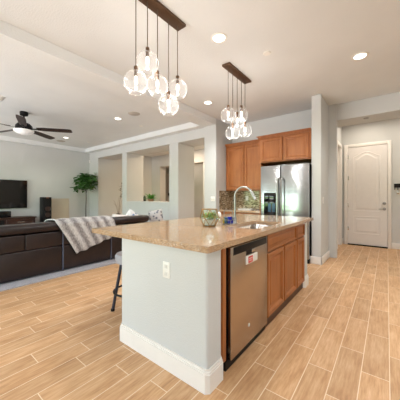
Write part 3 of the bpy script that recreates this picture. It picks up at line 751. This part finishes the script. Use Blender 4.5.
# refrigerator
t = thing('refrigerator', 'stainless steel side by side refrigerator with water dispenser', 'refrigerator', (-1.6, 5.0, 0))
bx(-2.06, -1.122, 4.735, 5.42, .02, 1.845, .004).build('body', 'black', t)
d1 = bx(-2.06, -1.652, 4.665, 4.735, .08, 1.86, .012).build('freezer_door', 'fridge', t)
d2 = bx(-1.642, -1.122, 4.665, 4.735, .08, 1.86, .012).build('fridge_door', 'fridge', t)
bx(-2.05, -1.13, 4.70, 4.75, .0, .08).build('kick_grille', 'black', t, smooth=False)
for xx, d in ((-1.683, d1), (-1.611, d2)):
    MB().tube([(xx, 4.664, 1.60), (xx, 4.615, 1.585), (xx, 4.605, 1.54), (xx, 4.602, 1.1), (xx, 4.605, .60), (xx, 4.615, .555), (xx, 4.664, .54)], .014, 12).build('handle', 'chrome', d)
dp = bx(-1.985, -1.735, 4.659, 4.668, .80, 1.315, .003).build('dispenser_frame', 'gloss_black', d1)
bx(-1.975, -1.745, 4.655, 4.660, 1.13, 1.305, .002).build('dispenser_display', 'screen', d1)
bx(-1.975, -1.745, 4.654, 4.659, .805, .86, .002).build('drip_tray', 'steel', d1)
for k in range(2): bx(-1.895+k*.085, -1.835+k*.085, 4.650, 4.659, .93, 1.10, .004).build('dispenser_paddle', 'teal', d1)

# ------------------------------------------------------------------ bar stool tucked under the overhang
sx_, sy_ = -2.19, 1.60
t = thing('bar_stool', 'backless metal bar stool tucked under the countertop overhang', 'bar stool', (sx_, sy_, 0))
MB().lathe([(.15, .525), (.175, .535), (.18, .60), (.165, .622), (.08, .63), (.002, .63)], (sx_, sy_, 0), 28).build('seat', 'stoolseat', t)
for a in (45, 135, 225, 315):
    ca, sa = math.cos(math.radians(a)), math.sin(math.radians(a))
    l_ = MB().tube([(sx_+.11*ca, sy_+.11*sa, .54), (sx_+.205*ca, sy_+.205*sa, .012)], .016, 10).build('leg', 'stoolmetal', t)
    MB().lathe([(.021, 0), (.021, .02), (.017, .024)], (sx_+.206*ca, sy_+.206*sa, 0), 12).build('foot_cap', 'black', l_)
MB().tube([(sx_+.19*math.cos(2*PI*k/32), sy_+.19*math.sin(2*PI*k/32), .22) for k in range(33)], .011, 8).build('foot_ring', 'black', t)

# ------------------------------------------------------------------ living room
tag(bx(-7.6, -3.95, -1.4, 3.75, 0, .018, .006).build('area_rug', 'rug'), 'light grey shag rug under the sofa', 'rug')
RZ = .018
ys = [-.915, -.045, .83, 1.70, 2.57, 3.52]
t = thing('sofa', 'long dark brown leather sofa seen from behind', 'sofa', (-4.6, 1.3, RZ))
for k in range(5):
    a, b = ys[k]+.008, ys[k+1]-.008
    MB().box(-4.36, -4.18, a, b, RZ+.02, .435, .018, 3).build('lower_back_panel', 'leather', t)
    s1 = a+(b-a)*(.52 if k % 2 else .40)
    MB().box(-4.36, -4.175, a, s1-.003, .442, .672, .012, 3).box(-4.36, -4.175, s1+.003, b, .442, .672, .012, 3).build('upper_back_panel', 'leather', t)
    MB().box(-4.46, -4.165, a-.004, b+.004, .682, .822, .055, 4).build('top_roll', 'leather', t)
    MB().box(-5.15, -4.36, a, b, RZ+.02, .30, .02).box(-5.18, -4.42, a, b, .30, .475, .05, 4).build('seat_cushion', 'leather', t)
    MB().box(-4.56, -4.36, a+.01, b-.01, .44, .78, .06, 4).build('back_cushion', 'leather', t)
for y in ys[1:]:
    MB().box(-4.19, -4.168, y-.007, y+.007, RZ+.01, .675, .003).build('seam_piping', 'piping', t)
MB().box(-5.15, -4.17, 3.53, 4.28, RZ+.02, .30, .02).box(-5.18, -4.17, 3.53, 4.28, .30, .475, .05, 4).build('chaise', 'leather', t)
MB().box(-5.15, -4.17, -1.14, -.92, RZ+.02, .62, .06, 4).build('armrest', 'leather', t)
# throw blanket over the sofa back
def throw():
    m = MB(); nu, nv = 40, 44
    uvl = m.bm.loops.layers.uv.new('UVMap'); grid = []; rn = random.Random(5)
    for i in range(nu+1):
        u = i/nu
        yt = 1.60+u*1.0; yb = 1.90+u*.80; zb = .27+u*.24
        row = []
        # path across the top then down the back
        for j in range(nv+1):
            v = j/nv
            if v < .12: q = v/.12; x, z, y = -4.62+.15*q, .70+.145*q**.5, yt-.05
            elif v < .34:
                q = (v-.12)/.22; x, z, y = -4.47+.31*q, .845+.012*math.sin(PI*q), yt-.05+.05*q
                if q > .8: z -= .05*(q-.8)/.2; x += .004
            else:
                q = (v-.34)/.66; z = .795+(zb-.795)*q; y = yt+(yb-yt)*q; x = -4.140+.012*math.sin(q*PI)
            amp = .010*(1 if v > .34 else .5)
            x += amp*(math.sin(u*34+v*2)+.4*math.sin(u*71+v*5))*(1 if v > .34 else 0)
            z += amp*math.sin(u*34+v*3)*(1 if v <= .34 else 0)+.012*math.sin(u*23)*(1 if j == nv else 0)
            row.append(m.bm.verts.new((x, y, z)))
        grid.append(row)
    for i in range(nu):
        for j in range(nv):
            f = m.bm.faces.new([grid[i][j], grid[i+1][j], grid[i+1][j+1], grid[i][j+1]])
            for lp, (a, b) in zip(f.loops, ((i, j), (i+1, j), (i+1, j+1), (i, j+1))): lp[uvl].uv = (a/nu, b/nv)
    return m.build('throw_blanket', 'throw', solid=.016, ang=80)
tag(throw(), 'grey and white striped faux fur throw draped over the sofa back', 'blanket')
def pillow(loc, rot, size, mat, label, sag=0):
    m = MB(); n = 12; gt = []; gb = []
    for s_, g in ((1, gt), (-1, gb)):
        for i in range(n+1):
            row = []
            for j in range(n+1):
                a, b = i/n*2-1, j/n*2-1
                h = .085*((1-a**4)*(1-b**4))**.6*s_
                k = 1-.06*(1-abs(a))*(abs(b) > .99)-.06*(1-abs(b))*(abs(a) > .99)
                row.append(m.bm.verts.new((a*size/2*(1-.05*(1-b*b)), b*size/2*(1-.05*(1-a*a)), h)))
            g.append(row)
        for i in range(n):
            for j in range(n): m.bm.faces.new([g[i][j], g[i+1][j], g[i+1][j+1], g[i][j+1]])
    bmesh.ops.remove_doubles(m.bm, verts=m.bm.verts[:], dist=.0005)
    o = m.build('throw_pillow', mat, ang=80); o.location = loc; o.rotation_euler = rot
    tag(o, label, 'pillow', 'pillows on the sofa'); return o
R_ = math.radians
pillow((-4.64, 3.02, .665), (R_(90), R_(8), R_(78)), .38, 'pillow_w', 'plain white pillow just right of the throw blanket')
pillow((-4.72, 3.40, .69), (R_(90), R_(36), R_(70)), .40, 'pillow_b', 'white and blue printed pillow tipped on its corner in the sofa')
pillow((-4.34, 3.86, .745), (R_(82), R_(-10), R_(40)), .34, 'pillow_g', 'grey printed square pillow at the right end of the sofa')

# tv wall
t = thing('television', 'large black flat television mounted on the left wall', 'television', (XT, 1.93, 1.33))
bx(XT+.045, XT+.09, 1.06, 2.66, .875, 1.765, .006).build('bezel', 'gloss_black', t)
bx(XT+.088, XT+.0915, 1.075, 2.645, .90, 1.75, 0).build('screen', 'screen', t, smooth=False)
bx(XT, XT+.05, 1.7, 2.1, 1.15, 1.5).build('wall_mount', 'black', t, smooth=False)
t = thing('media_console', 'low dark wood media console under the television', 'console', (XT+.27, 1.75, 0))
bx(XT+.02, XT+.48, .48, 2.76, .06, .575).build('carcass', 'espresso', t, smooth=False)
bx(XT+.01, XT+.51, .44, 2.79, .575, .615, .005).build('top', 'espresso', t)
bx(XT+.05, XT+.44, .52, 2.72, 0, .06).build('plinth', 'espresso', t, smooth=False)
for k in range(3):
    a = .50+k*.753
    if k == 1:
        bx(XT+.478, XT+.485, a+.02, a+.73, .10, .55).build('open_bay', 'black', t, smooth=False)
        bx(XT+.48, XT+.50, a+.02, a+.73, .31, .33).build('shelf', 'espresso', t, smooth=False)
    else:
        d = shaker(MB(), 'x', XT+.48, a+.02, a+.73, .09, .56, .06).build('door', 'espresso', t, ang=20)
        bx(XT+.50, XT+.515, a+.28, a+.46, .46, .475, .003).build('handle', 'steel', d)
t = thing('center_speaker', 'black center channel speaker lying on the media console', 'speaker', (XT+.25, 2.0, .615))
bx(XT+.12, XT+.36, 1.58, 2.17, .615, .80, .006).build('cabinet', 'black', t)
bx(XT+.36, XT+.37, 1.59, 2.16, .625, .79, .003).build('grille', 'gloss_black', t)
yS = 3.14; xS = XT+.40
t = thing('tower_speaker', 'black floor standing tower speaker right of the media console', 'speaker', (xS-.15, yS, 0))
bx(xS-.34, xS, yS-.12, yS+.12, .03, 1.225, .006).build('cabinet', 'black', t)
bx(xS-.36, xS+.02, yS-.135, yS+.135, 0, .03, .005).build('base', 'black', t)
for z in (.64, .836):
    d = MB().lathe([(.098, 0), (.098, .008), (.088, .010), (.082, .004)], (xS, yS, z), 24, 'X').build('driver_ring', 'gloss_black', t)
    MB().lathe([(.08, .004), (.04, -.001), (.03, .008), (.002, .014)], (xS+.001, yS, z), 24, 'X').build('cone', 'copper', d)
bx(xS, xS+.004, yS-.04, yS+.04, 1.195, 1.21).build('badge', 'amber', t, smooth=False)
t = thing('beige_panel', 'plain beige rectangular panel standing against the wall behind the tower speaker', 'panel', (XT+.03, 3.77, 0))  # plain beige upright slab against the wall, its nature not known
bx(XT+.022, XT+.045, 3.38, 3.97, 0, 1.165, .004).build('panel_face', 'beige', t)
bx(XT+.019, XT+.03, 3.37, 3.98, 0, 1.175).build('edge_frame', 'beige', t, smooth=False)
# fiddle leaf fig in the corner
px_, py_ = -8.64, 4.30
t = thing('potted_tree', 'slim tree with dark green leafy crown in the living room corner', 'tree', (px_, py_, 0))
MB().lathe([(.13, 0), (.17, .02), (.19, .30), (.20, .34), (.18, .34), (.17, .30), (.01, .29)], (px_, py_, 0), 24).build('pot', 'darkvase', t)
m = MB().tube([(px_, py_, .28), (px_-.01, py_, .8), (px_+.015, py_, 1.2), (px_, py_, 1.5), (px_, py_, 1.85)], .02, 8, .010)
rn = random.Random(11)
brs = []
for k in range(13):
    a = k*2.4; z0 = 1.35+.035*k; e = Vector((px_+(.36+.16*rn.random())*math.cos(a), py_+.26*math.sin(a), 1.56+.46*rn.random()))
    if k > 9: e = Vector((px_+.12*math.cos(a), py_+.12*math.sin(a), 2.02))
    brs.append((Vector((px_, py_, z0)), e)); m.tube([(px_, py_, z0), (Vector((px_, py_, z0))+e)/2+Vector((0, 0, .05)), e], .007, 6, .004)
m.build('trunk', 'bark', t)
m = MB()
for a_, e in brs:
    for k in range(17):
        q = .42+.70*rn.random(); p = a_.lerp(e, q)+Vector((rn.uniform(-.07, .07), rn.uniform(-.07, .07), rn.uniform(-.09, .07)))
        an = rn.uniform(0, 2*PI); el = rn.uniform(-.5, .7)
        leaf(m, p, Vector((math.cos(an)*math.cos(el), math.sin(an)*math.cos(el), math.sin(el))), Vector((0, 0, 1)), rn.uniform(.15, .24), rn.uniform(.06, .09), .2, .3)
for v in m.bm.verts: v.co.y = min(v.co.y, YP-.05); v.co.x = max(v.co.x, XT+.04)
m.build('foliage', 'leaf', t, solid=.002)
# motion sensor in the corner
t = thing('motion_sensor', 'small white motion sensor high in the living room corner', 'sensor', (XT+.05, YP-.03, 2.63))
MB().box(XT+.035, XT+.085, YP-.04, YP-.002, 2.575, 2.69, .012).build('housing', 'white', t)
bx(XT+.045, XT+.075, YP-.046, YP-.038, 2.59, 2.635, .004).build('lens', 'offwhite', t)
# branches in a floor vase inside the left opening
vx, vy = -7.85, 5.12
t = thing('branch_vase', 'tall bare branches with few leaves standing inside the left opening', 'vase', (vx, vy, 0))
MB().lathe([(.09, 0), (.13, .05), (.15, .25), (.10, .48), (.06, .58), (.075, .62), (.06, .62), (.045, .58), (.02, .5)], (vx, vy, 0), 24).build('vase', 'vase', t)
tips = [(-7.62, 5.10, 1.72), (-7.70, 5.2, 1.45), (-7.98, 5.0, 1.12), (-8.12, 5.1, 1.0), (-7.80, 5.3, 1.25), (-8.02, 5.25, 1.25)]
lv = MB()
for k, e in enumerate(tips):
    a_ = Vector((vx, vy, .5)); e = Vector(e); c_ = a_.lerp(e, .55)+Vector((rn.uniform(-.05, .05), 0, .08))
    MB().tube([a_, c_, e], .006, 6, .003).build('branch', 'twig', t)
    if k in (0, 1):
        for q in range(11):
            p = c_.lerp(e, rn.uniform(.25, 1.0)); an = rn.uniform(0, 2*PI)
            leaf(lv, p, Vector((math.cos(an), math.sin(an), rn.uniform(-.2, .8))), Vector((0, 0, 1)), .10, .022, .2, .2)
lv.build('leaves', 'olive', t, solid=.002)
# plant and vase on the sill of the middle opening
x, y, z = -6.215, 5.28, 1.085
t = thing('potted_fern', 'small green fern in pale pot on the sill of the middle opening', 'plant', (x, y, z))
MB().lathe([(.06, 0), (.085, .01), (.105, .075), (.10, .08), (.09, .07), (.01, .065)], (x, y, z), 20).build('pot', 'terracotta', t)
m = MB()
for k in range(34):
    an = k*2.4; el = .25+1.0*(k/34)
    leaf(m, Vector((x, y, z+.065)), Vector((math.cos(an)*math.cos(el), math.sin(an)*math.cos(el), math.sin(el))), Vector((0, 0, 1)),   .23+.06*rn.random(), .028, .2, .35)
m.build('fronds', 'fern', t, solid=.002)
tag(MB().lathe([(.03, 0), (.042, .02), (.045, .12), (.03, .17), (.022, .185), (.028, .19)], (-6.565, 5.3, z), 18).build('vase', 'darkvase'), 'small charcoal vase on the sill left of the fern', 'vase')
# key rack on the entry wall
t = thing('key_rack', 'dark metal key rack on the wall right of the entry door', 'key rack', (.22, 7.3, 1.45))
bx(.13, .33, 7.280, 7.299, 1.45, 1.545, .008).build('back_plate', 'black', t)
for k in range(4):
    xx = .145+k*.055
    MB().tube([(xx, 7.28, 1.455), (xx, 7.262, 1.435), (xx, 7.25, 1.40), (xx, 7.243, 1.415)], .007, 8).build('hook', 'black', t)
t = thing('keys', 'bunch of silver keys hanging from the key rack', 'keys', (.20, 7.255, 1.36))
MB().tube([(.20+.018*math.cos(2*PI*k/12), 7.246, 1.392+.018*math.sin(2*PI*k/12)) for k in range(13)], .0025, 6).build('key_ring', 'steel', t)
for k in (-1, 1): bx(.20+k*.012-.009, .20+k*.012+.009, 7.244+k*.003-.001, 7.244+k*.003+.001, 1.30, 1.378, .0008).build('key', 'steel', t)
tag(bx(.262, .30, 7.238, 7.25, 1.375, 1.44, .004).build('key_tag', 'blue'), 'blue key tag hanging on the key rack', 'key tag')

# unseen lamps without fixtures, added to brighten the right side of the kitchen
for (x, y) in ((.3, 1.5), (1.2, 4.4)):
    l = bpy.data.lights.new('added_kitchen_fill', 'AREA'); l.shape = 'DISK'; l.size = .2; l.energy = CAN_W*.6; l.color = (1, .97, .92)
    o = bpy.data.objects.new('added_kitchen_fill', l); C.objects.link(o); o.location = (x, y, CEIL-.02)
# hall and back room lamps (ceiling lights out of view)
for (x, y, w, nm) in ((-.35, 6.65, HALL_W, 'hall_ceiling_lamp'), (.9, 6.65, HALL_W, 'hall_ceiling_lamp'), (-6.2, 6.5, BACK_W, 'back_room_ceiling_lamp'), (-4.4, 6.5, BACK_W, 'back_room_ceiling_lamp'), (-7.6, 8.6, BACK_W*.3, 'corridor_ceiling_lamp')):
    l = bpy.data.lights.new(nm, 'AREA'); l.shape = 'DISK'; l.size = .3; l.energy = w; l.color = (1, .88, .74) if nm.startswith('hall') else (1, .78, .55)
    o = bpy.data.objects.new(nm, l); C.objects.link(o); o.location = (x, y, CEIL-.02)
